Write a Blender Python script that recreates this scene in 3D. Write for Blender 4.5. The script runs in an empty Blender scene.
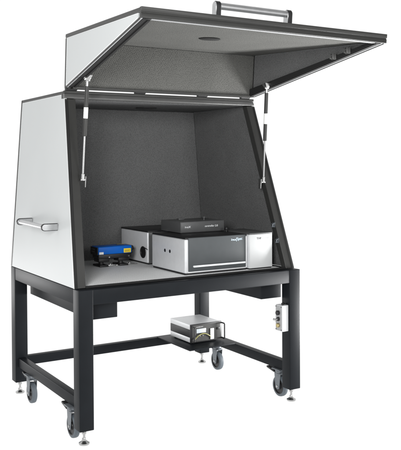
import bpy, bmesh, math, random
from mathutils import Vector, Matrix

random.seed(7)
S = bpy.context.scene
COL = S.collection

# ------------------------------------------------------------------ camera
YAW, PITCH, ROLL = -0.5528733, -0.0160329, -0.0052577
cyw, syw, cp, sp = math.cos(YAW), math.sin(YAW), math.cos(PITCH), math.sin(PITCH)
F = Vector((-syw * cp, cyw * cp, sp))
R0 = Vector((cyw, syw, 0))
U0 = R0.cross(F)
Rv = R0 * math.cos(ROLL) + U0 * math.sin(ROLL)
Uv = -R0 * math.sin(ROLL) + U0 * math.cos(ROLL)
cam = bpy.data.objects.new('camera', bpy.data.cameras.new('camera'))
COL.objects.link(cam)
M = Matrix((Rv, Uv, -F)).transposed().to_4x4()
M.translation = Vector((-1.61732, -4.00190, 1.51585))
cam.matrix_world = M
cam.data.sensor_fit = 'HORIZONTAL'
cam.data.sensor_width = 36
cam.data.lens = 762.614 / 401 * 36
cam.data.shift_x = (200.5 - 207.731) / 401
cam.data.shift_y = (174.546 - 225) / 401
cam.data.clip_start = 0.05
cam.data.clip_end = 200
S.camera = cam

# ------------------------------------------------------------------ white surround and lamps
W = bpy.data.worlds.new('World')
S.world = W
W.use_nodes = True
nt = W.node_tree
bg = nt.nodes['Background']
bg.inputs['Color'].default_value = (1, 1, 1, 1)
bg.inputs['Strength'].default_value = 1.06
# world set white ahead and below, dimmed behind the camera to darken front faces
_tc = nt.nodes.new('ShaderNodeTexCoord')
_sp = nt.nodes.new('ShaderNodeSeparateXYZ')
nt.links.new(_tc.outputs['Generated'], _sp.inputs['Vector'])
_my = nt.nodes.new('ShaderNodeMapRange')
_my.interpolation_type = 'SMOOTHSTEP'
for k, v in (('From Min', -0.35), ('From Max', 0.45), ('To Min', 0.30), ('To Max', 1.0)):
    _my.inputs[k].default_value = v
nt.links.new(_sp.outputs['Y'], _my.inputs['Value'])
_mz = nt.nodes.new('ShaderNodeMapRange')
for k, v in (('From Min', -0.02), ('From Max', -0.10), ('To Min', 0.0), ('To Max', 1.0)):
    _mz.inputs[k].default_value = v
nt.links.new(_sp.outputs['Z'], _mz.inputs['Value'])
_mm = nt.nodes.new('ShaderNodeMath')
_mm.operation = 'MAXIMUM'
nt.links.new(_my.outputs['Result'], _mm.inputs[0])
nt.links.new(_mz.outputs['Result'], _mm.inputs[1])
_ms = nt.nodes.new('ShaderNodeMath')
_ms.operation = 'MULTIPLY'
_ms.inputs[1].default_value = 1.06
nt.links.new(_mm.outputs['Value'], _ms.inputs[0])
nt.links.new(_ms.outputs['Value'], bg.inputs['Strength'])


def lamp(name, loc, target, size, power, color=(1, 1, 1), sy=None):
    l = bpy.data.lights.new(name, 'AREA')
    l.shape = 'RECTANGLE'
    l.size, l.size_y = size, sy or size
    l.energy = power
    l.color = color
    o = bpy.data.objects.new(name, l)
    COL.objects.link(o)
    o.location = loc
    o.rotation_euler = (Vector(target) - Vector(loc)).to_track_quat('-Z', 'Y').to_euler()
    return o


lamp('softbox_left', (-2.3, -3.6, 2.1), (0.8, 0.5, 1.0), 1.0, 170)
lamp('softbox_right', (1.3, -4.4, 1.9), (1.0, 0.5, 1.0), 1.0, 55)
lamp('softbox_low', (3.2, -0.38, 0.30), (1.35, -0.3, 2.25), 0.8, 200)
lamp('strip_side', (-1.5, 4.6, 0.30), (0.3, 0.3, 0.2), 1.6, 24, sy=0.6)

S.view_settings.view_transform = 'Standard'
S.view_settings.look = 'None'
S.view_settings.exposure = 0
S.view_settings.gamma = 1
S.view_settings.use_curve_mapping = False


# ------------------------------------------------------------------ materials
def mat(name, color, rough=0.5, metal=0.0, spec=0.5, noise=None, bump=None, var=0.0, coat=0.0):
    """principled material; noise=(scale, amount) mottles colour, bump=(scale, strength, kind)"""
    m = bpy.data.materials.new(name)
    m.use_nodes = True
    t = m.node_tree
    b = t.nodes['Principled BSDF']
    b.inputs['Base Color'].default_value = (*color, 1)
    b.inputs['Roughness'].default_value = rough
    b.inputs['Metallic'].default_value = metal
    b.inputs['Specular IOR Level'].default_value = spec
    b.inputs['Coat Weight'].default_value = coat
    tc = t.nodes.new('ShaderNodeTexCoord')
    if noise:
        n = t.nodes.new('ShaderNodeTexNoise')
        n.inputs['Scale'].default_value = noise[0]
        n.inputs['Detail'].default_value = 4
        t.links.new(tc.outputs['Object'], n.inputs['Vector'])
        mr = t.nodes.new('ShaderNodeMapRange')
        mr.inputs['From Min'].default_value = 0.3
        mr.inputs['From Max'].default_value = 0.7
        mr.inputs['To Min'].default_value = 1 - noise[1]
        mr.inputs['To Max'].default_value = 1 + noise[1]
        t.links.new(n.outputs['Fac'], mr.inputs['Value'])
        mx = t.nodes.new('ShaderNodeVectorMath')
        mx.operation = 'SCALE'
        mx.inputs[0].default_value = color
        t.links.new(mr.outputs['Result'], mx.inputs['Scale'])
        t.links.new(mx.outputs['Vector'], b.inputs['Base Color'])
    if bump:
        n = t.nodes.new('ShaderNodeTexNoise')
        n.inputs['Scale'].default_value = bump[0]
        n.inputs['Detail'].default_value = 3
        t.links.new(tc.outputs['Object'], n.inputs['Vector'])
        bp = t.nodes.new('ShaderNodeBump')
        bp.inputs['Strength'].default_value = bump[1]
        bp.inputs['Distance'].default_value = 0.002
        t.links.new(n.outputs['Fac'], bp.inputs['Height'])
        t.links.new(bp.outputs['Normal'], b.inputs['Normal'])
    return m


def foam_mat(name, color, scale, amount, depth, rand):
    """embossed acoustic foam: a fine diamond grid of pimples with a speckle"""
    m = bpy.data.materials.new(name)
    m.use_nodes = True
    t = m.node_tree
    b = t.nodes['Principled BSDF']
    b.inputs['Roughness'].default_value = 0.9
    b.inputs['Specular IOR Level'].default_value = 0.25
    tc = t.nodes.new('ShaderNodeTexCoord')
    v = t.nodes.new('ShaderNodeTexVoronoi')
    v.inputs['Scale'].default_value = scale
    v.inputs['Randomness'].default_value = rand
    mp = t.nodes.new('ShaderNodeMapping')
    mp.inputs['Rotation'].default_value = (math.radians(45), math.radians(38), math.radians(45))
    t.links.new(tc.outputs['Object'], mp.inputs['Vector'])
    t.links.new(mp.outputs['Vector'], v.inputs['Vector'])
    n = t.nodes.new('ShaderNodeTexNoise')
    n.inputs['Scale'].default_value = 4
    n.inputs['Detail'].default_value = 6
    t.links.new(tc.outputs['Object'], n.inputs['Vector'])
    mr = t.nodes.new('ShaderNodeMapRange')
    mr.inputs['From Min'].default_value = 0.05
    mr.inputs['From Max'].default_value = 0.75
    mr.inputs['To Min'].default_value = 1 + amount
    mr.inputs['To Max'].default_value = 1 - amount
    t.links.new(v.outputs['Distance'], mr.inputs['Value'])
    mr2 = t.nodes.new('ShaderNodeMapRange')
    mr2.inputs['From Min'].default_value = 0.3
    mr2.inputs['From Max'].default_value = 0.7
    mr2.inputs['To Min'].default_value = 0.93
    mr2.inputs['To Max'].default_value = 1.07
    t.links.new(n.outputs['Fac'], mr2.inputs['Value'])
    mul = t.nodes.new('ShaderNodeMath')
    mul.operation = 'MULTIPLY'
    t.links.new(mr.outputs['Result'], mul.inputs[0])
    t.links.new(mr2.outputs['Result'], mul.inputs[1])
    mx = t.nodes.new('ShaderNodeVectorMath')
    mx.operation = 'SCALE'
    mx.inputs[0].default_value = color
    t.links.new(mul.outputs['Value'], mx.inputs['Scale'])
    t.links.new(mx.outputs['Vector'], b.inputs['Base Color'])
    bp = t.nodes.new('ShaderNodeBump')
    bp.invert = True
    bp.inputs['Strength'].default_value = 0.6
    bp.inputs['Distance'].default_value = depth
    t.links.new(v.outputs['Distance'], bp.inputs['Height'])
    t.links.new(bp.outputs['Normal'], b.inputs['Normal'])
    return m


def board_mat(name, color):
    """pale breadboard skin drilled with a square grid of tapped holes"""
    m = mat(name, color, 0.55, 0.0, 0.4)
    t = m.node_tree
    b = t.nodes['Principled BSDF']
    tc = t.nodes.new('ShaderNodeTexCoord')
    sc = t.nodes.new('ShaderNodeVectorMath')
    sc.operation = 'MULTIPLY'
    sc.inputs[1].default_value = (40, 40, 0)
    t.links.new(tc.outputs['Object'], sc.inputs[0])
    fr = t.nodes.new('ShaderNodeVectorMath')
    fr.operation = 'FRACTION'
    t.links.new(sc.outputs['Vector'], fr.inputs[0])
    ds = t.nodes.new('ShaderNodeVectorMath')
    ds.operation = 'DISTANCE'
    ds.inputs[1].default_value = (0.5, 0.5, 0)
    t.links.new(fr.outputs['Vector'], ds.inputs[0])
    lt = t.nodes.new('ShaderNodeMath')
    lt.operation = 'LESS_THAN'
    lt.inputs[1].default_value = 0.15
    t.links.new(ds.outputs['Value'], lt.inputs[0])
    n = t.nodes.new('ShaderNodeTexNoise')
    n.inputs['Scale'].default_value = 160
    n.inputs['Detail'].default_value = 3
    t.links.new(tc.outputs['Object'], n.inputs['Vector'])
    mr = t.nodes.new('ShaderNodeMapRange')
    mr.inputs['From Min'].default_value = 0.3
    mr.inputs['From Max'].default_value = 0.7
    mr.inputs['To Min'].default_value = 0.86
    mr.inputs['To Max'].default_value = 1.1
    t.links.new(n.outputs['Fac'], mr.inputs['Value'])
    s2 = t.nodes.new('ShaderNodeVectorMath')
    s2.operation = 'SCALE'
    s2.inputs[0].default_value = color
    t.links.new(mr.outputs['Result'], s2.inputs['Scale'])
    mx = t.nodes.new('ShaderNodeMix')
    mx.data_type = 'RGBA'
    t.links.new(lt.outputs['Value'], mx.inputs['Factor'])
    t.links.new(s2.outputs['Vector'], mx.inputs['A'])
    mx.inputs['B'].default_value = (0.52, 0.52, 0.52, 1)
    t.links.new(mx.outputs['Result'], b.inputs['Base Color'])
    return m


MT = {
    'powder': mat('dark_powder_coat', (0.0105, 0.0122, 0.0145), 0.42, 0, 0.10, noise=(9, .08), bump=(420, .12)),
    'anod': mat('dark_anodised_aluminium', (0.030, 0.030, 0.0285), 0.42, 0.0, 0.32, noise=(14, .06)),
    'seal': mat('black_rubber_seal', (0.012, 0.012, 0.012), 0.7, 0, 0.3),
    'white': mat('pale_grey_laminate', (0.515, 0.532, 0.532), 0.45, 0, 0.3, noise=(3, .012)),
    'edge': mat('panel_edge_glint', (0.66, 0.67, 0.67), 0.4, 0, 0.4),  # highlight on the panels' bevelled edges, put into a paler colour
    'foam': foam_mat('charcoal_acoustic_foam', (0.127, 0.128, 0.128), 150, .21, .004, 1.0),
    'lidfoam': foam_mat('olive_grey_acoustic_foam', (0.096, 0.096, 0.090), 140, .28, .004, .45),
    'board': board_mat('drilled_breadboard', (0.82, 0.83, 0.83)),
    'silver': mat('brushed_silver', (0.46, 0.465, 0.47), 0.32, 0.85, 0.5, noise=(40, .05)),
    'chrome': mat('bright_steel', (0.48, 0.48, 0.475), 0.26, 1.0, 0.5),
    'rodsteel': mat('grey_rod_steel', (0.45, 0.45, 0.45), 0.25, 0.9, 0.5),
    'alu': mat('silver_grey_paint', (0.72, 0.73, 0.745), 0.38, 0.15, 0.5, noise=(30, .03)),
    'midgrey': mat('mid_grey_paint', (0.36, 0.365, 0.37), 0.45, 0, 0.35, noise=(30, .04)),
    'lip_grey': mat('lit_lip_and_latch_grey', (0.10, 0.10, 0.098), 0.35, 0.2, 0.5, noise=(20, .06)),  # paints the lit lower lip of the top bar; also colours the lid latches
    'alulight': mat('pale_silver_paint', (0.70, 0.71, 0.72), 0.35, 0.15, 0.5),
    'modwhite': mat('white_module_paint', (0.56, 0.57, 0.57), 0.4, 0, 0.3, noise=(20, .012)),
    'panel': mat('slate_grey_panel', (0.066, 0.073, 0.077), 0.42, 0, 0.35, noise=(25, .04)),
    'ctrl': mat('graphite_case', (0.088, 0.090, 0.091), 0.42, 0.1, 0.5, noise=(30, .05)),
    'black': mat('black_plastic', (0.012, 0.012, 0.013), 0.45, 0, 0.4),
    'blue': mat('blue_paint', (0.001, 0.105, 0.47), 0.4, 0, 0.22, noise=(30, .04)),
    'yellow': mat('yellow_label', (0.85, 0.62, 0.02), 0.5),
    'label': mat('white_label', (0.8, 0.8, 0.78), 0.5),
    'print_white': mat('white_print', (0.85, 0.87, 0.88), 0.5),
    'print_blue': mat('pale_blue_print', (0.62, 0.76, 0.86), 0.5),
    'print_dark': mat('dark_print', (0.05, 0.05, 0.05), 0.5),
    'print_grey': mat('grey_print', (0.55, 0.55, 0.56), 0.5),
    'tyre': mat('grey_rubber_tyre', (0.095, 0.112, 0.128), 0.55, 0, 0.4, noise=(60, .06)),
    'zinc': mat('zinc_plated_steel', (0.15, 0.165, 0.18), 0.38, 0.5, 0.5, noise=(50, .1)),
    'brass': mat('brass', (0.55, 0.45, 0.22), 0.3, 1.0, 0.5),
    'lcd': mat('grey_lcd', (0.42, 0.46, 0.48), 0.2, 0, 0.5),
    'tube': mat('olive_tube', (0.30, 0.29, 0.10), 0.35, 0, 0.5),
    'vent': mat('vent_mesh', (0.02, 0.02, 0.02), 0.6, 0, 0.3),
}


# ------------------------------------------------------------------ mesh helpers
def island(bm, fn, bevel=0.0, seg=2, midx=0):
    """build one closed island in its own bmesh, bevel it, merge it in"""
    b = bmesh.new()
    fn(b)
    bmesh.ops.recalc_face_normals(b, faces=b.faces)
    if bevel > 0:
        bmesh.ops.bevel(b, geom=[e for e in b.edges if e.calc_face_angle(0) > 0.5], offset=bevel, segments=seg,
                        profile=0.5, affect='EDGES', clamp_overlap=True)
    for f in b.faces:
        f.material_index = midx
    me = bpy.data.meshes.new('tmp')
    b.to_mesh(me)
    b.free()
    bm.from_mesh(me)
    bpy.data.meshes.remove(me)


def hexa(bm, p, bevel=0.002, seg=2, midx=0):
    """p: 4 bottom points then 4 top points in the same order"""
    def fn(b):
        v = [b.verts.new(q) for q in p]
        for f in ((0, 1, 2, 3), (4, 5, 6, 7), (0, 1, 5, 4), (1, 2, 6, 5), (2, 3, 7, 6), (3, 0, 4, 7)):
            b.faces.new([v[i] for i in f])
    island(bm, fn, bevel, seg, midx)


def box(bm, x0, x1, y0, y1, z0, z1, bevel=0.002, seg=2, midx=0):
    hexa(bm, [(x0, y0, z0), (x1, y0, z0), (x1, y1, z0), (x0, y1, z0),
              (x0, y0, z1), (x1, y0, z1), (x1, y1, z1), (x0, y1, z1)], bevel, seg, midx)


def loft(bm, a, c, bevel=0.0, seg=2, midx=0):
    """closed prism between two matching polygons"""
    def fn(b):
        va = [b.verts.new(q) for q in a]
        vc = [b.verts.new(q) for q in c]
        b.faces.new(va)
        b.faces.new(vc)
        n = len(a)
        for i in range(n):
            b.faces.new([va[i], va[(i + 1) % n], vc[(i + 1) % n], vc[i]])
    island(bm, fn, bevel, seg, midx)


def frame_axes(d):
    d = Vector(d).normalized()
    h = Vector((0, 0, 1)) if abs(d.z) < 0.9 else Vector((1, 0, 0))
    u = d.cross(h).normalized()
    return d, u, d.cross(u)


def lathe(bm, p, d, prof, n=28, midx=0, caps=True):
    """revolve (distance along d, radius) pairs about the axis p + t d"""
    d, u, w = frame_axes(d)
    p = Vector(p)

    def fn(b):
        rings = []
        for t, r in prof:
            c = p + d * t
            rings.append([b.verts.new(c + (u * math.cos(2 * math.pi * k / n) + w * math.sin(2 * math.pi * k / n)) * max(r, 1e-5))
                          for k in range(n)])
        for a, c in zip(rings, rings[1:]):
            for k in range(n):
                b.faces.new([a[k], a[(k + 1) % n], c[(k + 1) % n], c[k]])
        if caps:
            b.faces.new(rings[0])
            b.faces.new(rings[-1])
        else:
            a, c = rings[-1], rings[0]
            for k in range(n):
                b.faces.new([a[k], a[(k + 1) % n], c[(k + 1) % n], c[k]])
    island(bm, fn, 0, 1, midx)


def cyl(bm, p, q, r, n=24, ch=0.0, midx=0):
    p, q = Vector(p), Vector(q)
    L = (q - p).length
    if ch:
        lathe(bm, p, q - p, [(0, r - ch), (ch, r), (L - ch, r), (L, r - ch)], n, midx)
    else:
        lathe(bm, p, q - p, [(0, r), (L, r)], n, midx)


def tube(bm, pts, r, n=10, midx=0):
    pts = [Vector(p) for p in pts]

    def fn(b):
        rings = []
        for i, p in enumerate(pts):
            d = (pts[min(i + 1, len(pts) - 1)] - pts[max(i - 1, 0)])
            d, u, w = frame_axes(d)
            rings.append([b.verts.new(p + (u * math.cos(2 * math.pi * k / n) + w * math.sin(2 * math.pi * k / n)) * r) for k in range(n)])
        for a, c in zip(rings, rings[1:]):
            for k in range(n):
                b.faces.new([a[k], a[(k + 1) % n], c[(k + 1) % n], c[k]])
        b.faces.new(rings[0])
        b.faces.new(rings[-1])
    island(bm, fn, 0, 1, midx)


def link(name, bm, mats, parent=None, smooth=True):
    me = bpy.data.meshes.new(name)
    bmesh.ops.recalc_face_normals(bm, faces=bm.faces)
    bm.to_mesh(me)
    bm.free()
    if not isinstance(mats, (list, tuple)):
        mats = [mats]
    for m in mats:
        me.materials.append(MT[m])
    if smooth:
        for p in me.polygons:
            p.use_smooth = True
        me.set_sharp_from_angle(angle=math.radians(35))
    o = bpy.data.objects.new(name, me)
    COL.objects.link(o)
    if parent is not None:
        o.parent = parent
        off = Vector()
        q = parent
        while q is not None:
            off += q.location
            q = q.parent
        me.transform(Matrix.Translation(-off))      # meshes are written in world coordinates
    return o


def thing(name, label, cat, loc, group=None):
    o = bpy.data.objects.new(name, None)
    COL.objects.link(o)
    o.location = loc
    o.empty_display_size = 0.1
    o['label'], o['category'] = label, cat
    if group:
        o['group'] = group
    return o


def NB():
    return bmesh.new()


def make(name, parent, m, fn, *a, **k):
    bm = NB()
    fn(bm, *a, **k)
    return link(name, bm, m, parent)


def text(name, parent, body, m, origin, xdir, ydir, height, width=None, bold=False, shear=0.0):
    """flat raised lettering as a mesh: origin = lower left, letters run along xdir"""
    cu = bpy.data.curves.new('t', 'FONT')
    cu.body = body
    cu.size = 1
    cu.shear = shear
    cu.extrude = 0.0
    if bold:
        cu.offset = 0.02
    to = bpy.data.objects.new('t', cu)
    COL.objects.link(to)
    bpy.context.view_layer.update()
    dg = bpy.context.evaluated_depsgraph_get()
    me = bpy.data.meshes.new_from_object(to.evaluated_get(dg))
    bpy.data.objects.remove(to)
    xs = [v.co.x for v in me.vertices]
    ys = [v.co.y for v in me.vertices]
    sy = height / max(max(ys) - min(ys), 1e-6)
    sx = width / (max(xs) - min(xs)) if width else sy
    X, Y = Vector(xdir).normalized(), Vector(ydir).normalized()
    x0, y0 = min(xs), min(ys)
    bm = NB()
    bm.from_mesh(me)
    N = X.cross(Y)
    for v in bm.verts:
        v.co = Vector(origin) + X * (v.co.x - x0) * sx + Y * (v.co.y - y0) * sy
    r = bmesh.ops.extrude_face_region(bm, geom=bm.faces[:])
    for v in [g for g in r['geom'] if isinstance(g, bmesh.types.BMVert)]:
        v.co += N * 0.0006
    bpy.data.meshes.remove(me)
    return link(name, bm, m, parent, smooth=False)


# ------------------------------------------------------------------ setting: added floor that passes light from below, staying white without shadows
FLOOR = -0.085
fm = bpy.data.materials.new('shadowless_white')
fm.use_nodes = True
t = fm.node_tree
t.nodes.remove(t.nodes['Principled BSDF'])
tr = t.nodes.new('ShaderNodeBsdfTranslucent')
tr.inputs['Color'].default_value = (1, 1, 1, 1)
t.links.new(tr.outputs['BSDF'], t.nodes['Material Output'].inputs['Surface'])
MT['shadowless_floor'] = fm
bm = NB()
vs = [bm.verts.new(p) for p in ((-40, -12, FLOOR), (60, -12, FLOOR), (60, 70, FLOOR), (-40, 70, FLOOR))]
bm.faces.new(vs)
fl = link('floor', bm, 'shadowless_floor')
fl['kind'] = 'structure'

# ------------------------------------------------------------------ dimensions (from the calibrated view)
TW, TD, TH, LW = 1.572, 1.241, 0.80, 0.087       # table width, depth, height, leg section
SY, YT, EH, TA = 0.061, 0.416, 1.1565, 0.0865    # hood: front setback, top front, height, taper per side
ZT = TH + EH


def ex(z):
    return TA * (z - TH) / EH                     # inward taper of the hood's side at height z


def fy(z):
    return SY + (YT - SY) * (z - TH) / EH         # slanted front of the hood


# ------------------------------------------------------------------ the table
T = thing('optical_table', 'black steel frame table on castors carrying the pale hood', 'table', (TW / 2, TD / 2, FLOOR))
G = 0.002
for (x, y) in ((0, 0), (TW - LW, 0), (0, TD - LW), (TW - LW, TD - LW)):
    make('leg', T, 'powder', box, x, x + LW, y, y + LW, 0, TH - 0.0005, .004, 3)
BZ = 0.712
make('front_beam', T, 'powder', box, LW, TW - LW, G, LW - .01, BZ, TH - .0015, .004, 3)
make('rear_beam', T, 'powder', box, LW, TW - LW, TD - LW + .01, TD - G, BZ, TH - .0015, .004, 3)
make('side_beam', T, 'powder', box, G, LW - .01, LW, TD - LW, BZ, TH - .0015, .004, 3)
make('side_beam', T, 'powder', box, TW - LW + .01, TW - G, LW, TD - LW, BZ, TH - .0015, .004, 3)
RZ0, RZ1 = 0.108, 0.171
make('side_rail', T, 'powder', box, .018, .070, LW, TD - LW, RZ0, RZ1, .004, 3)
make('side_rail', T, 'powder', box, TW - .072, TW - .018, LW, TD - LW, RZ0, RZ1, .004, 3)
make('rear_rail', T, 'powder', box, LW, TW - LW, TD - LW + .016, TD - .018, RZ0, RZ1, .004, 3)
# tabletop: drilled board between the beams, and a dark seal strip along its front
make('tabletop', T, 'board', box, .078, TW - .078, .078, TD - .05, TH - .03, TH + .004, .002)
for (xa, xb) in ((.117, .29), (1.335, 1.502)):
    make('support_box', T, 'powder', box, xa, xb, .115, TD - .06, .602, TH - .032, .004, 3)
# shelf plate under the small analyser
make('shelf', T, 'powder', box, 1.105, 1.492, .665, 1.165, RZ1 + .001, RZ1 + .010, .0015)


def caster(x, y):
    c = bpy.data.objects.new('caster', None)
    COL.objects.link(c)
    c.parent = T
    c.location = Vector((x, y, RZ0)) - T.location
    r, w = .070, .017
    zc = FLOOR + r
    bm = NB()
    lathe(bm, (x - w, y, zc), (1, 0, 0), [(0, .053), (0, r - .008), (.003, r - .002), (.010, r), (2 * w - .010, r), (2 * w - .003, r - .002), (2 * w, r - .008), (2 * w, .053)], 48, caps=False)
    link('tyre', bm, 'tyre', c)
    bm = NB()
    lathe(bm, (x - w - .001, y, zc), (1, 0, 0), [(0, .018), (.001, .022), (.006, .024), (.006, .046), (0, .048), (0, .0532), (2 * w + .002, .0532), (2 * w + .002, .048),
                                        (2 * w - .004, .046), (2 * w - .004, .024), (2 * w + .002, .02)], 40)
    link('wheel', bm, 'black', c)
    bm = NB()
    box(bm, x - .042, x + .042, y - .045, y + .045, RZ0 - .0085, RZ0 - .001, .002)
    lathe(bm, (x, y, RZ0 - .0085), (0, 0, -1), [(0, .034), (.010, .036), (.022, .030)], 28)
    zt = RZ0 - .031
    for s in (-1, 1):
        xo = x + s * (w + .007)
        loft(bm, [(xo - .002, y - .034, zt), (xo - .002, y + .034, zt), (xo - .002, y + .022, zc - .012), (xo - .002, y, zc - .022), (xo - .002, y - .020, zc - .012)],
             [(xo + .002, y - .034, zt), (xo + .002, y + .034, zt), (xo + .002, y + .022, zc - .012), (xo + .002, y, zc - .022), (xo + .002, y - .020, zc - .012)], .001, 1)
    box(bm, x - w - .009, x + w + .009, y - .035, y + .035, zt - .004, zt + .002, .001)
    link('fork', bm, 'zinc', c)
    bm = NB()
    cyl(bm, (x - w - .014, y, zc), (x + w + .014, y, zc), .008, 16, .001)
    link('axle', bm, 'chrome', c)
    bm = NB()
    hexa(bm, [(x - .030, y + .036, zt - .002), (x + .030, y + .036, zt - .002), (x + .026, y + .125, zt + .012), (x - .026, y + .125, zt + .012),
              (x - .030, y + .036, zt + .014), (x + .030, y + .036, zt + .014), (x + .026, y + .125, zt + .024), (x - .026, y + .125, zt + .024)], .003)
    link('brake_pedal', bm, 'black', c)


for p in ((.032, .178), (1.525, .160), (.040, .935), (1.520, .955)):
    caster(*p)
for (x, y) in ((LW / 2, LW / 2), (TW - LW / 2, LW / 2), (LW / 2, TD - LW / 2), (TW - LW / 2, TD - LW / 2)):
    bm = NB()
    lathe(bm, (x, y, FLOOR), (0, 0, 1), [(0, .029), (.004, .031), (.010, .031), (.014, .024), (.022, .012), (.030, .0135), (.036, .011), (.036, .007), (.060, .007), (.060, .0125), (.070, .0125), (.070, .007), (.0845, .007)], 24)
    link('levelling_foot', bm, 'chrome', T)

# push-button box screwed to the right front leg
cb = make('control_box', T, 'alulight', box, 1.432, TW - LW - .001, .012, .086, .392, .566, .004, 3)
bm = NB()
box(bm, 1.4295, 1.4315, .016, .082, .397, .561, .001)
link('face_plate', bm, 'midgrey', cb)
bm = NB()
cyl(bm, (1.430, .048, .515), (1.411, .048, .515), .0155, 24, .003)
link('push_button', bm, 'black', cb)
bm = NB()
cyl(bm, (1.430, .048, .474), (1.418, .048, .474), .014, 24, .002)
link('switch_collar', bm, 'black', cb)
bm = NB()
cyl(bm, (1.418, .048, .474), (1.396, .052, .471), .006, 16, .001)
cyl(bm, (1.398, .040, .470), (1.398, .064, .472), .007, 16, .002)
link('key_switch', bm, 'chrome', cb)
bm = NB()
cyl(bm, (1.430, .048, .432), (1.414, .048, .432), .0145, 24, .003)
link('indicator_lamp', bm, 'brass', cb)
for (yy, zz) in ((.020, .403), (.078, .403), (.020, .555), (.078, .555)):
    bm = NB()
    cyl(bm, (1.4295, yy, zz), (1.4275, yy, zz), .0035, 12)
    link('screw', bm, 'black', cb)
bm = NB()
cyl(bm, (1.452, .035, .567), (1.452, .035, .580), .009, 16, .002)
cyl(bm, (1.472, .05, .567), (1.472, .05, .577), .007, 16, .002)
link('cable_gland', bm, 'black', cb)

# ------------------------------------------------------------------ the hood
E = thing('enclosure_hood', 'large pale sided laser safety hood with raised black framed lid', 'enclosure', (TW / 2, TD / 2, TH))
HB = TH + .001


def sx(side, off, z):
    """x at an inward offset from the outer side plane"""
    return ex(z) + off if side < 0 else TW - ex(z) - off


def yz_prism(bm, poly, side, o0, o1, bevel=.0015, midx=0):
    loft(bm, [(sx(side, o0, z), y, z) for y, z in poly], [(sx(side, o1, z), y, z) for y, z in poly], bevel, 1, midx)


TRB, TRT = .024, .020      # back and top trims
FP = .013                  # the white panel stops this far short of the post's front face
for s in (-1, 1):
    zt = ZT - TRT - .003
    yb = TD - TRB - .004
    pan = NB()
    yz_prism(pan, [(fy(HB) + FP, HB), (yb, HB), (yb, zt), (fy(zt) + FP, zt)], s, .001, .016)
    p = link('side_panel', pan, 'white', E)
    bm = NB()
    # slim strip round the laminate, its bright bevel glint painted as paler colour
    yz_prism(bm, [(yb - .001, HB), (yb + .004, HB), (yb + .004, zt + .003), (yb - .001, zt + .003)], s, .000, .014, .0008)
    yz_prism(bm, [(fy(zt) + FP, zt - .001), (yb, zt - .001), (yb, zt + .003), (fy(zt) + FP, zt + .003)], s, .000, .014, .0008)
    yz_prism(bm, [(fy(HB) + FP - .007, HB), (fy(HB) + FP + .003, HB), (fy(zt) + FP + .003, zt + .003), (fy(zt) + FP - .007, zt + .003)], s, .000, .014, .0008)
    link('edge_glint', bm, 'edge', p)
    make('side_liner', E, 'foam', yz_prism, [(fy(HB) + .055, TH + .005), (TD - .06, TH + .005), (TD - .06, ZT - .05), (fy(ZT) + .055, ZT - .05)], s, .018, .032)
    make('back_post', E, 'anod', yz_prism, [(TD - TRB, HB), (TD, HB), (TD, ZT), (TD - TRB, ZT)], s, -.001, .040, .003)
    make('top_rail', E, 'anod', yz_prism, [(YT + .012, ZT - TRT), (TD - TRB - .001, ZT - TRT), (TD - TRB - .001, ZT), (YT + .012, ZT)], s, -.001, .040, .003)
    # slanted front post
    make('front_post', E, 'anod', yz_prism, [(fy(HB), HB), (fy(HB) + FP - .007, HB), (fy(ZT - .05) + FP - .007, ZT - .05), (fy(ZT - .05), ZT - .05)], s, .000, .016, .001)
    make('front_post', E, 'anod', yz_prism, [(fy(HB), HB), (fy(HB) + .052, HB), (fy(ZT - .05) + .052, ZT - .05), (fy(ZT - .05), ZT - .05)], s, .017, .068, .002)
    bm = NB()
    yz_prism(bm, [(fy(HB) - .004, HB), (fy(HB) - .0005, HB), (fy(ZT - .06) - .0005, ZT - .06), (fy(ZT - .06) - .004, ZT - .06)], s, .004, .016, .0005)
    link('door_seal', bm, 'seal', E)
    if s > 0:
        for z in (1.088, .984):
            bm = NB()
            y0 = fy(z)
            xi = sx(1, .068, z)
            box(bm, xi - .004, xi - .0005, y0 + .004, y0 + .030, z - .016, z + .018, .001)
            box(bm, xi - .018, xi - .004, y0 + .006, y0 + .026, z + .006, z + .012, .001)
            box(bm, xi - .022, xi - .004, y0 + .008, y0 + .024, z - .014, z - .006, .001)
            cyl(bm, (xi - .012, y0 + .016, z - .010), (xi - .012, y0 + .016, z + .010), .006, 14)
            link('door_latch', bm, 'zinc', E)
# ceiling, back wall, top front bar
bm = NB()
zc = ZT - .048
box(bm, sx(-1, .034, ZT), sx(1, .034, ZT), YT + .045, TD - .06, zc, zc + .014, .001)
link('ceiling_liner', bm, 'foam', E)
make('top_panel', E, 'white', box, sx(-1, .042, ZT), sx(1, .042, ZT), YT + .045, TD - TRB - .002, ZT - .030, ZT - .004, .002)
bm = NB()
loft(bm, [(sx(-1, .034, TH + .005), TD - .058, TH + .005), (sx(1, .034, TH + .005), TD - .058, TH + .005), (sx(1, .034, zc), TD - .058, zc), (sx(-1, .034, zc), TD - .058, zc)],
     [(sx(-1, .034, TH + .005), TD - .044, TH + .005), (sx(1, .034, TH + .005), TD - .044, TH + .005), (sx(1, .034, zc), TD - .044, zc), (sx(-1, .034, zc), TD - .044, zc)], .001, 1)
link('back_liner', bm, 'foam', E)
bm = NB()
loft(bm, [(sx(-1, .042, HB), TD - .040, HB), (sx(1, .042, HB), TD - .040, HB), (sx(1, .042, ZT), TD - .040, ZT - .034), (sx(-1, .042, ZT), TD - .040, ZT - .034)],
     [(sx(-1, .042, HB), TD - .020, HB), (sx(1, .042, HB), TD - .020, HB), (sx(1, .042, ZT), TD - .020, ZT - .034), (sx(-1, .042, ZT), TD - .020, ZT - .034)], .001, 1)
link('back_panel', bm, 'white', E)
bm = NB()
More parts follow.
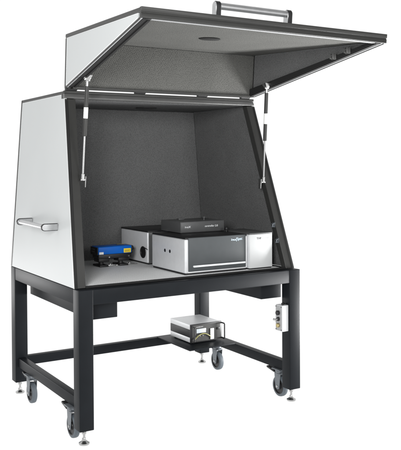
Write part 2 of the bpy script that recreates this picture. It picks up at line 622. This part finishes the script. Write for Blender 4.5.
xl, xr = sx(-1, 0, ZT) - .004, sx(1, 0, ZT) + .001
prof = [(YT - .006, ZT - .0475), (YT - .0155, ZT - .042), (YT - .0155, ZT - .038), (YT - .004, ZT - .0155), (YT + .02, ZT - .0155), (YT + .02, ZT - .0475)]
loft(bm, [(xl + .0005, y, z) for y, z in prof], [(xr - .0005, y, z) for y, z in prof], .0012, 2)
link('bar_lit_lip', bm, 'lip_grey', E)  # lighter grey than the bar: the light on its lower lip is painted
bm = NB()
prof = [(YT + .0205, ZT - .046), (YT + .0205, ZT - .0145), (YT - .010, ZT - .014), (YT - .010, ZT + .002), (YT + .011, ZT + .002), (YT + .044, ZT - .010), (YT + .044, ZT - .046)]
loft(bm, [(xl, y, z) for y, z in prof], [(xr, y, z) for y, z in prof], .0015, 2)
link('top_bar', bm, 'anod', E)
bm = NB()
box(bm, .0695, TW - .0695, SY + .003, SY + .0165, TH - .001, TH + .011, .001)
link('sill_strip', bm, 'seal', E)
bm = NB()
lathe(bm, (.88, .88, zc - .0005), (0, 0, -1), [(0, .075), (.004, .075), (.006, .068)], 40)
link('ceiling_vent', bm, 'vent', E)


def stadium(c, along, out, across, L, w, n=10):
    """profile of a handle bracket: straight from the panel, then a round end; list of points at centre c"""
    c, out, across = Vector(c), Vector(out), Vector(across)
    pts = [c - across * w / 2, c + across * w / 2]
    e = c + out * (L - w / 2)
    pts += [e + across * (w / 2) * math.cos(a) + out * (w / 2) * math.sin(a) for a in [math.pi * k / n for k in range(n + 1)]]
    return pts


def handle(parent, name, a, b, along, out, across, L, w, thick, bar_r):
    """D-profile end brackets at a and b (on the panel) with a round bar between them"""
    along = Vector(along)
    h = bpy.data.objects.new(name, None) if name else parent
    for c, sgn in ((Vector(a), -1), (Vector(b), 1)):
        bm = NB()
        p = stadium(c - along * thick / 2, along, out, across, L, w)
        q = [v + along * thick for v in p]
        loft(bm, p, q, .001, 1)
        link('handle_bracket', bm, 'black', parent)
        bm = NB()
        for sg in (-1, 1):
            p = stadium(c + along * sg * (thick / 2 + .0008), along, out, across, L - .003, w - .007)
            q = [v + along * sg * .0025 for v in p]
            loft(bm, p, q, .0006, 1)
        link('bracket_cap', bm, 'silver', parent)
    bm = NB()
    e = Vector(out) * (L - w / 2)
    cyl(bm, Vector(a) + along * (thick / 2 + .004) + e, Vector(b) - along * (thick / 2 + .004) + e, bar_r, 28, .001)
    link('handle_bar', bm, 'silver', parent)


SH = bpy.data.objects.new('side_handle', None)
COL.objects.link(SH)
SH.parent = E
SH.location = Vector((.02, .56, 1.137)) - E.location
handle(SH, None, (ex(1.137) - .001, .392, 1.131), (ex(1.137) - .001, .858, 1.136), (0, 1, 0), (-1, 0, 0), (0, 0, 1), .102, .044, .016, .0155)

# ------------------------------------------------------------------ the lid
LID = bpy.data.objects.new('lid', None)
COL.objects.link(LID)
LID.parent = E
P1 = Vector((0, .389, 2.297))      # upper back edge
P2 = Vector((0, -.803, 2.246))     # front tip
P3 = Vector((0, .417, 1.972))      # hinge edge
LID.location = Vector((TW / 2, P3.y, P3.z)) - E.location
eu = (P2 - P1).normalized()
ev = (P3 - P1).normalized()
LU, LV = (P2 - P1).length, (P3 - P1).length


def lx(u):
    return TA * (1 - max(0, min(1, u / LU)))       # flare: narrow at the hinge side, full width at the tip


def LP(side, off, u, v):
    q = P1 + eu * u + ev * v
    x = lx(u) + off
    return Vector((x if side < 0 else TW - x, q.y, q.z))


def lid_prism(bm, poly, side, o0, o1, bevel=.0015):
    loft(bm, [LP(side, o0, u, v) for u, v in poly], [LP(side, o1, u, v) for u, v in poly], bevel, 1)


def lid_slab(bm, poly, off, bevel=.0015):
    """profile in (u, v) run across the lid from side to side, inset by off"""
    loft(bm, [LP(-1, off, u, v) for u, v in poly], [LP(1, off, u, v) for u, v in poly], bevel, 1)


TR = .024
slope = (LV - .045) / LU                               # diagonal of the open side


def diag(u):
    """v of the open edge at distance u from the back"""
    return LV - (LV - .046) * u / LU


for s in (-1, 1):
    p = NB()
    lid_prism(p, [(TR + .004, TR + .003), (LU - .05, TR + .003), (LU - .05, diag(LU - .05) - .012), (TR + .004, diag(TR) - .014)], s, .001, .016)
    pan = link('lid_side_panel', p, 'white', LID)
    p = NB()
    lid_prism(p, [(TR, TR), (LU - .046, TR), (LU - .046, TR + .004), (TR, TR + .004)], s, 0, .014, .0006)
    lid_prism(p, [(TR, TR + .003), (TR + .005, TR + .003), (TR + .005, diag(TR) - .010), (TR, diag(TR) - .008)], s, 0, .014, .0006)
    lid_prism(p, [(TR + .002, diag(TR) - .015), (LU - .048, diag(LU - .048) - .013), (LU - .044, diag(LU - .044) - .006), (TR + .002, diag(TR) - .006)], s, 0, .014, .0006)
    link('lid_edge_glint', p, 'edge', LID)  # paler strips paint the glint along the lid panel's bevels
    p = NB()
    lid_prism(p, [(0, 0), (LU - .022, 0), (LU - .022, TR - .001), (0, TR - .001)], s, -.001, .040, .003)
    lid_prism(p, [(0, TR), (TR - .001, TR), (TR - .001, LV), (0, LV)], s, -.001, .040, .003)
    link('lid_frame', p, 'anod', LID)
    # flange of the open side
    p = NB()
    lid_prism(p, [(TR + .001, diag(TR) - .0055), (LU - .020, diag(LU - .020) - .0055), (LU - .020, diag(LU - .020)), (TR + .001, diag(TR))], s, .004, .016, .001)
    link('flange_channel', p, 'midgrey', LID)
    p = NB()
    lid_prism(p, [(TR + .001, diag(TR) - .0055), (LU - .020, diag(LU - .020) - .0055), (LU - .020, diag(LU - .020) + .004), (TR + .001, diag(TR) + .004)], s, -.001, .0035, .0005)
    link('lid_trim', p, 'anod', LID)
    p = NB()
    lid_prism(p, [(TR + .001, diag(TR) - .045), (LU - .024, diag(LU - .024) - .018), (LU - .024, diag(LU - .024) + .002), (TR + .001, diag(TR) + .002)], s, .017, .062, .002)
    link('lid_flange', p, 'seal', LID)
    p = NB()
    lid_prism(p, [(TR + .005, diag(TR) + .003), (LU - .03, diag(LU - .03) + .003), (LU - .03, diag(LU - .03) + .007), (TR + .005, diag(TR) + .007)], s, .046, .060, .001)
    link('lid_seal', p, 'seal', LID)
    p = NB()
    lid_prism(p, [(.044, .044), (LU - .06, .044), (LU - .06, diag(LU - .06) - .012), (.044, diag(.044) - .050)], s, .018, .034)
    link('lid_side_liner', p, 'foam', LID)
# roof, back, liners
p = NB()
lid_slab(p, [(.028, .004), (LU - .024, .004), (LU - .024, .026), (.028, .026)], .042)
link('roof_panel', p, 'white', LID)
p = NB()
lid_slab(p, [(.030, .028), (LU - .024, .028), (LU - .024, .041), (.030, .041)], .036)
link('roof_liner', p, 'lidfoam', LID)
p = NB()
lid_slab(p, [(.004, .028), (.022, .028), (.022, LV - .006), (.004, LV - .006)], .042)
link('lid_back_panel', p, 'white', LID)
p = NB()
lid_slab(p, [(.026, .043), (.042, .043), (.042, LV - .012), (.026, LV - .012)], .036)
link('lid_back_liner', p, 'lidfoam', LID)
p = NB()
lid_slab(p, [(.002, LV - .014), (.050, LV - .011), (.050, LV + .003), (.002, LV + .005)], .041, .001)
link('hinge_rail', p, 'anod', LID)
# front rail with its stepped profile
p = NB()
lid_slab(p, [(LU - .022, -.001), (LU + .002, -.001), (LU + .002, .020), (LU - .003, .023), (LU - .003, .027), (LU, .030), (LU, .050), (LU - .022, .050)], -.002, .0012)
link('front_rail', p, 'anod', LID)
p = NB()
lid_slab(p, [(LU - .046, .0425), (LU - .023, .0425), (LU - .023, .052), (LU - .046, .052)], .064, .001)
link('lid_front_flange', p, 'midgrey', LID)  # pale grey stands in for light caught on the down-facing flange edge
# hinges between lid and bar
for x in (.13, .60, 1.07, 1.42):
    p = NB()
    box(p, x - .035, x + .035, P3.y - .004, P3.y + .020, ZT + .002, ZT + .020, .002)
    cyl(p, (x - .036, P3.y - .004, ZT + .011), (x + .036, P3.y - .004, ZT + .011), .007, 16)
    link('hinge', p, 'black', LID)
# lid handle
hu = LU - .055
hb = P1 + eu * hu
handle(LID, None, (.447, hb.y, hb.z + .001), (.897, hb.y, hb.z + .001), (1, 0, 0), -ev, eu, .078, .046, .024, .0180)
# dark vent disc in the roof liner
vc = P1 + eu * .66 + ev * .0415
p = NB()
lathe(p, (.705, vc.y, vc.z), ev, [(0, .062), (.004, .062), (.007, .052)], 40)
link('roof_vent', p, 'vent', LID)
# latches on the right flange
for yy in (-.46, -.575):
    u = (P1.y - yy) / (P1.y - P2.y) * LU
    c = LP(1, .066, u, diag(u) - .018)
    p = NB()
    box(p, c.x - .006, c.x, c.y - .020, c.y + .020, c.z - .016, c.z + .022, .001)
    box(p, c.x - .024, c.x - .006, c.y + .008, c.y + .014, c.z - .012, c.z + .020, .001)
    box(p, c.x - .024, c.x - .006, c.y - .014, c.y - .008, c.z - .012, c.z + .020, .001)
    cyl(p, (c.x - .014, c.y - .018, c.z + .010), (c.x - .014, c.y + .018, c.z + .010), .005, 12)
    link('lid_latch', p, 'lip_grey', LID)


# ------------------------------------------------------------------ gas struts
def strut(top, bot, s):
    top, bot = Vector(top), Vector(bot)
    d = (bot - top).normalized()
    L = (bot - top).length
    g = bpy.data.objects.new('gas_strut', None)
    COL.objects.link(g)
    g.parent = E
    g.location = bot - E.location
    p = NB()
    cyl(p, top + d * .035, top + d * (L * .56), .0125, 24, .002)
    link('strut_cylinder', p, 'anod', g)
    p = NB()
    cyl(p, top + d * (L * .27), top + d * (L * .38), .0129, 24)
    link('strut_label', p, 'label', g)
    p = NB()
    cyl(p, top + d * (L * .56), top + d * (L - .03), .0062, 18)
    link('strut_rod', p, 'rodsteel', g)
    p = NB()
    cyl(p, top + d * .004, top + d * .036, .0085, 16, .002)
    cyl(p, top + Vector((s * .012, 0, 0)), top - Vector((s * .016, 0, 0)), .008, 16, .001)
    link('ball_joint', p, 'chrome', g)
    p = NB()
    cyl(p, bot - d * .036, bot + d * .006, .0105, 16, .002)
    cyl(p, bot + Vector((s * .014, 0, 0)), bot - Vector((s * .016, 0, 0)), .008, 16, .001)
    link('ball_joint', p, 'chrome', g)
    p = NB()
    # wedge brackets: a plate on the frame with a triangular web
    x0 = bot.x - s * .016
    loft(p, [(x0, bot.y - .006, bot.z + .020), (x0, bot.y + .030, bot.z + .020), (x0, bot.y + .030, bot.z - .046), (x0, bot.y + .004, bot.z - .046)],
         [(x0 - s * .006, bot.y - .006, bot.z + .020), (x0 - s * .006, bot.y + .030, bot.z + .020), (x0 - s * .006, bot.y + .030, bot.z - .046), (x0 - s * .006, bot.y + .004, bot.z - .046)], .001, 1)
    link('strut_bracket', p, 'chrome', g)
    p = NB()
    x0 = top.x
    hexa(p, [(x0 - .008, top.y - .012, top.z - .004), (x0 + .008, top.y - .012, top.z - .004), (x0 + .008, top.y + .012, top.z - .004), (x0 - .008, top.y + .012, top.z - .004),
             (x0 - .026, top.y - .022, top.z + .030), (x0 + .026, top.y - .022, top.z + .030), (x0 + .026, top.y + .022, top.z + .024), (x0 - .026, top.y + .022, top.z + .024)], .001)
    link('strut_bracket', p, 'chrome', g)


strut((.135, .175, 2.000), (.122, .228, 1.417), -1)
strut((1.424, .165, 2.016), (1.444, .236, 1.380), 1)

# ------------------------------------------------------------------ instruments on the tabletop
ZB = TH + .0045          # top of the board

# big spectrometer box
A = thing('spectrometer', 'wide silver box with slate grey front panel and bright handle bar', 'spectrometer', (1.01, .37, ZB))
ax0, ax1, ay0, ay1, az0, az1 = .773, 1.247, .150, .600, ZB + .010, 1.030
make('body', A, 'alu', box, ax0, ax1, ay0, ay1, az0, az1, .010, 4)
make('base_plate', A, 'black', box, ax0 + .006, ax1 - .006, ay0 + .006, ay1 - .006, ZB, az0, .001)
make('top_cover', A, 'black', box, ax0 + .002, ax1 - .002, ay0 + .001, ay1 - .001, az1 + .0005, 1.041, .003, 2)
bm = NB()
box(bm, ax0 + .012, ax0 + .0225, ay0 - .001, ay0 + .02, az0 + .004, az1 - .004, .0006)
box(bm, ax1 - .0115, ax1 - .001, ay0 - .001, ay0 + .02, az0 + .004, az1 - .004, .0006)
box(bm, ax0 + .0225, ax1 - .0115, ay0 - .001, ay0 + .02, az0 + .002, az0 + .0085, .0006)
link('front_trim', bm, 'alulight', A)
fp = make('front_panel', A, 'panel', box, ax0 + .0235, ax1 - .0125, ay0 - .006, ay0 + .01, az0 + .010, az1 + .009, .004, 3)
bm = NB()
box(bm, .826, 1.222, ay0 - .022, ay0 - .0065, .8515, .8635, .004, 3)
link('handle_bar', bm, 'print_white', fp)
text('logo', fp, 'ino', 'print_blue', (1.118, ay0 - .0062, 1.004), (1, 0, 0), (0, 0, 1), .013, .036, True)
text('logo', fp, '[Spec', 'print_blue', (1.157, ay0 - .0062, .998), (1, 0, .06), (0, 0, 1), .023, .048)
for y in (.413, .346):
    bm = NB()
    cyl(bm, (ax0 + .004, y, .938), (ax0 - .0015, y, .938), .0115, 24, .001)
    link('side_hole', bm, 'black', A)  # black disc painted in for the dark inside of a side hole
bm = NB()
cyl(bm, (1.222, .36, 1.041), (1.222, .36, 1.056), .006, 14)
lathe(bm, (1.222, .36, 1.056), (0, 0, 1), [(0, .012), (.006, .014), (.014, .012), (.018, .006)], 18)
link('cover_knob', bm, 'black', A)

# graphite controller lying on it
Cc = thing('controller', 'flat graphite box lying on top of the slate fronted spectrometer', 'controller', (1.06, .54, 1.0415))
cx0, cx1, cy0, cy1, cz0, cz1 = .893, 1.240, .416, .690, 1.0415, 1.117
make('body', Cc, 'ctrl', box, cx0, cx1, cy0, cy1, cz0 + .003, cz1, .003, 2)
make('base_plate', Cc, 'black', box, cx0 + .006, cx1 - .006, cy0 + .006, cy1 - .006, cz0, cz0 + .003, 0)
make('front_plate', Cc, 'ctrl', box, cx0 + .003, cx1 - .003, cy0 - .003, cy0 + .004, cz0 + .006, cz1 - .003, .001)
text('lettering', Cc, 'inoX', 'print_white', (.926, cy0 - .0032, 1.075), (1, 0, 0), (0, 0, 1), .014, .046, True)
text('lettering', Cc, 'controller 2.0', 'print_white', (1.082, cy0 - .0032, 1.0765), (1, 0, 0), (0, 0, 1), .013, .104, True)
bm = NB()
cyl(bm, (1.128, .50, cz1), (1.128, .50, cz1 + .014), .004, 12)
lathe(bm, (1.128, .50, cz1 + .014), (0, 0, 1), [(0, .009), (.004, .011), (.009, .011), (.011, .006)], 16)
link('thumb_screw', bm, 'ctrl', Cc)
bm = NB()
box(bm, .985, 1.03, .60, .63, cz1, cz1 + .010, .002)
link('top_clip', bm, 'ctrl', Cc)

# white module to its right
Wm = thing('white_module', 'narrow plain white box with small dark print, right of the spectrometer', 'module', (1.345, .24, ZB))
wx0, wx1, wy0, wy1 = 1.2545, 1.440, .130, .470
make('body', Wm, 'alu', box, wx0, wx1, wy0 + .004, wy1, ZB + .008, 1.036, .004, 3)
make('front_plate', Wm, 'modwhite', box, wx0 + .001, wx1 - .002, wy0, wy0 + .0035, ZB + .009, 1.035, .0012)
make('top_cover', Wm, 'ctrl', box, wx0, wx1, wy0 + .002, wy1, 1.0365, 1.045, .002)
make('base_plate', Wm, 'black', box, wx0 + .005, wx1 - .005, wy0 + .006, wy1 - .005, ZB, ZB + .0075, .001)
text('lettering', Wm, 'THF', 'print_dark', (1.312, wy0 - .0002, 1.002), (1, 0, 0), (0, 0, 1), .013, .038, True)
text('lettering', Wm, 'module', 'print_grey', (1.356, wy0 - .0002, 1.004), (1, 0, 0), (0, 0, 1), .012, .062)

# silver box behind, with a round port on its left
Bx = thing('sample_chamber', 'silver grey box with black top and round black side port, behind the laser end', 'chamber', (1.0, .95, ZB))
bx0, bx1, by0, by1 = .811, 1.215, .728, 1.165
make('body', Bx, 'alu', box, bx0, bx1, by0 + .012, by1, ZB + .009, 1.028, .008, 3)
make('front_plate', Bx, 'ctrl', box, bx0 + .010, bx1 - .010, by0, by0 + .0115, ZB + .009, 1.026, .002)  # graphite tone puts the shadow on this front face into its colour
make('base_plate', Bx, 'black', box, bx0 + .006, bx1 - .006, by0 + .010, by1 - .006, ZB, ZB + .009, .001)
make('top_cover', Bx, 'black', box, bx0 - .001, bx1 + .001, by0 + .004, by1 + .001, 1.0285, 1.039, .003)
bm = NB()
lathe(bm, (bx0, .805, .885), (-1, 0, 0), [(0, .042), (.004, .042), (.006, .039), (.006, .030), (.003, .028), (.003, 0)], 36)
link('round_port', bm, 'black', Bx)
bm = NB()
cyl(bm, (bx0 - .001, .775, .918), (bx0 - .014, .760, .922), .003, 10)
cyl(bm, (bx0 - .014, .760, .922), (bx0 - .016, .715, .915), .003, 10)
link('port_lever', bm, 'black', Bx)

# blue laser head on its mounts
Lz = thing('laser_head', 'blue laser with yellow label on black mounts at the left of the tabletop', 'laser', (.6, .86, ZB))
lx0, lx1, ly0, ly1, lz0, lz1 = .462, .726, .800, .925, .888, .941
make('body', Lz, 'blue', box, lx0 + .006, lx1 - .006, ly0, ly1, lz0, lz1, .006, 3)
bm = NB()
box(bm, lx0, lx0 + .0055, ly0 + .002, ly1 - .002, lz0 - .004, lz1 - .004, .002)
link('rear_plate', bm, 'black', Lz)
for dz in (-.012, .004):
    bm = NB()
    box(bm, lx0 - .003, lx0 - .0003, ly0 + .05, ly0 + .10, .915 + dz, .923 + dz, .001)
    link('socket', bm, 'ctrl', Lz)
bm = NB()
box(bm, lx1 - .0055, lx1 + .002, ly0 + .002, ly1 - .002, lz0 - .004, lz1 - .001, .004)
cyl(bm, (lx1 + .0022, ly0 + .06, .915), (lx1 + .030, ly0 + .06, .915), .018, 24, .002)
link('front_bezel', bm, 'black', Lz)
make('base_rail', Lz, 'black', box, lx0 + .012, lx1 - .004, ly0 + .008, ly1 - .008, .858, lz0 - .0005, .003)
for xx in (.52, .668):
    bm = NB()
    box(bm, xx - .040, xx + .040, ly0 + .02, ly1 - .02, .834, .8575, .003)
    cyl(bm, (xx - .014, ly0 + .045, ZB + .012), (xx - .014, ly0 + .045, .836), .017, 20, .001)
    box(bm, xx - .045, xx + .02, ly0 - .01, ly1 - .01, ZB, ZB + .012, .002)
    link('mount', bm, 'black', Lz)
    bm = NB()
    # forked silver clamp
    box(bm, xx + .006, xx + .082, ly0 + .004, ly0 + .014, ZB, ZB + .011, .003)
    box(bm, xx + .006, xx + .082, ly0 + .030, ly0 + .040, ZB, ZB + .008, .002)
    box(bm, xx + .0825, xx + .098, ly0 + .004, ly0 + .040, ZB, ZB + .008, .002)
    cyl(bm, (xx + .045, ly0 + .022, ZB + .0085), (xx + .045, ly0 + .022, ZB + .018), .009, 16, .001)
    link('clamp', bm, 'rodsteel', Lz)
    bm = NB()
    cyl(bm, (xx + .03, ly0 + .0075, .868), (xx + .03, ly0 + .001, .868), .006, 14, .001)
    link('thumb_screw', bm, 'chrome', Lz)
make('warning_label', Lz, 'yellow', box, lx1 - .068, lx1 - .014, ly0 - .0012, ly0 - .0002, .893, .921, 0)
bm = NB()
box(bm, lx1 - .062, lx1 - .020, ly0 - .0016, ly0 - .00125, .8985, .9005, 0)
box(bm, lx1 - .062, lx1 - .026, ly0 - .0016, ly0 - .00125, .904, .906, 0)
box(bm, lx1 - .062, lx1 - .020, ly0 - .0016, ly0 - .00125, .9095, .9115, 0)
link('label_print', bm, 'print_dark', Lz)
make('type_label', Lz, 'label', box, lx0 + .012, lx0 + .044, ly0 - .0012, ly0 - .0002, .890, .906, 0)
bm = NB()
tube(bm, [(lx1 - .09, ly0 + .07, lz1 + .0035), (lx1 - .06, ly0 + .075, lz1 + .004), (lx1 - .03, ly0 + .07, lz1 + .0035)], .003, 10)
link('top_cable', bm, 'brass', Lz)

# ------------------------------------------------------------------ small analyser on the shelf
Z0 = RZ1 + .0105
An = thing('gas_analyser', 'small silver case with black display front on the low shelf', 'analyser', (1.33, .96, Z0))
nx0, nx1, ny0, ny1 = 1.198, 1.462, .806, 1.120
make('lower_case', An, 'alulight', box, nx0, nx1, ny0 + .014, ny1, Z0 + .008, .226, .003)
make('middle_band', An, 'black', box, nx0 + .001, nx1 - .001, ny0 + .014, ny1 - .001, .2265, .283, .001)
make('upper_case', An, 'alulight', box, nx0, nx1, ny0 + .014, ny1, .2835, .322, .004, 3)
make('front_panel', An, 'black', box, nx0 - .003, nx1 + .003, ny0, ny0 + .0135, Z0 + .006, .324, .003)
for (x, y) in ((nx0 + .03, ny0 + .04), (nx1 - .03, ny0 + .04), (nx0 + .03, ny1 - .03), (nx1 - .03, ny1 - .03)):
    bm = NB()
    cyl(bm, (x, y, Z0), (x, y, Z0 + .0085), .010, 16)
    link('rubber_foot', bm, 'black', An)
make('face_plate', An, 'anod', box, nx0 + .012, nx1 - .012, ny0 - .0012, ny0 - .0002, Z0 + .014, .316, 0)
make('display', An, 'lcd', box, 1.243, 1.325, ny0 - .004, ny0 - .0014, .257, .288, .001)
make('flow_meter', An, 'label', box, 1.361, 1.392, ny0 - .010, ny0 - .0014, .200, .281, .003)
make('rocker_switch', An, 'black', box, 1.420, 1.445, ny0 - .006, ny0 - .0014, .265, .282, .002)
for x in (1.246, 1.272, 1.298):
    bm = NB()
    cyl(bm, (x, ny0 - .0014, .236), (x, ny0 - .006, .236), .0055, 16, .001)
    link('push_button', bm, 'chrome', An)
bm = NB()
ap = [(1.222 + .142 * k / 14, ny0 - .012, Z0 + .018 + .052 * math.sin(math.pi * (k + 1.2) / 17) ** .9) for k in range(15)]
tube(bm, ap, .0032, 10)
link('tube', bm, 'tube', An)
for x in (nx0 + .006, nx1 + .003):
    bm = NB()
    tube(bm, [(x, ny0 - .0005, .312), (x, ny0 - .035, .312), (x, ny0 - .041, .306), (x, ny0 - .041, Z0 + .024), (x, ny0 - .035, Z0 + .018), (x, ny0 - .0005, Z0 + .018)], .005, 12)
    link('handle', bm, 'black', An)
text('lettering', An, 'analyser', 'print_grey', (1.243, ny0 - .0014, .297), (1, 0, 0), (0, 0, 1), .009, .06)
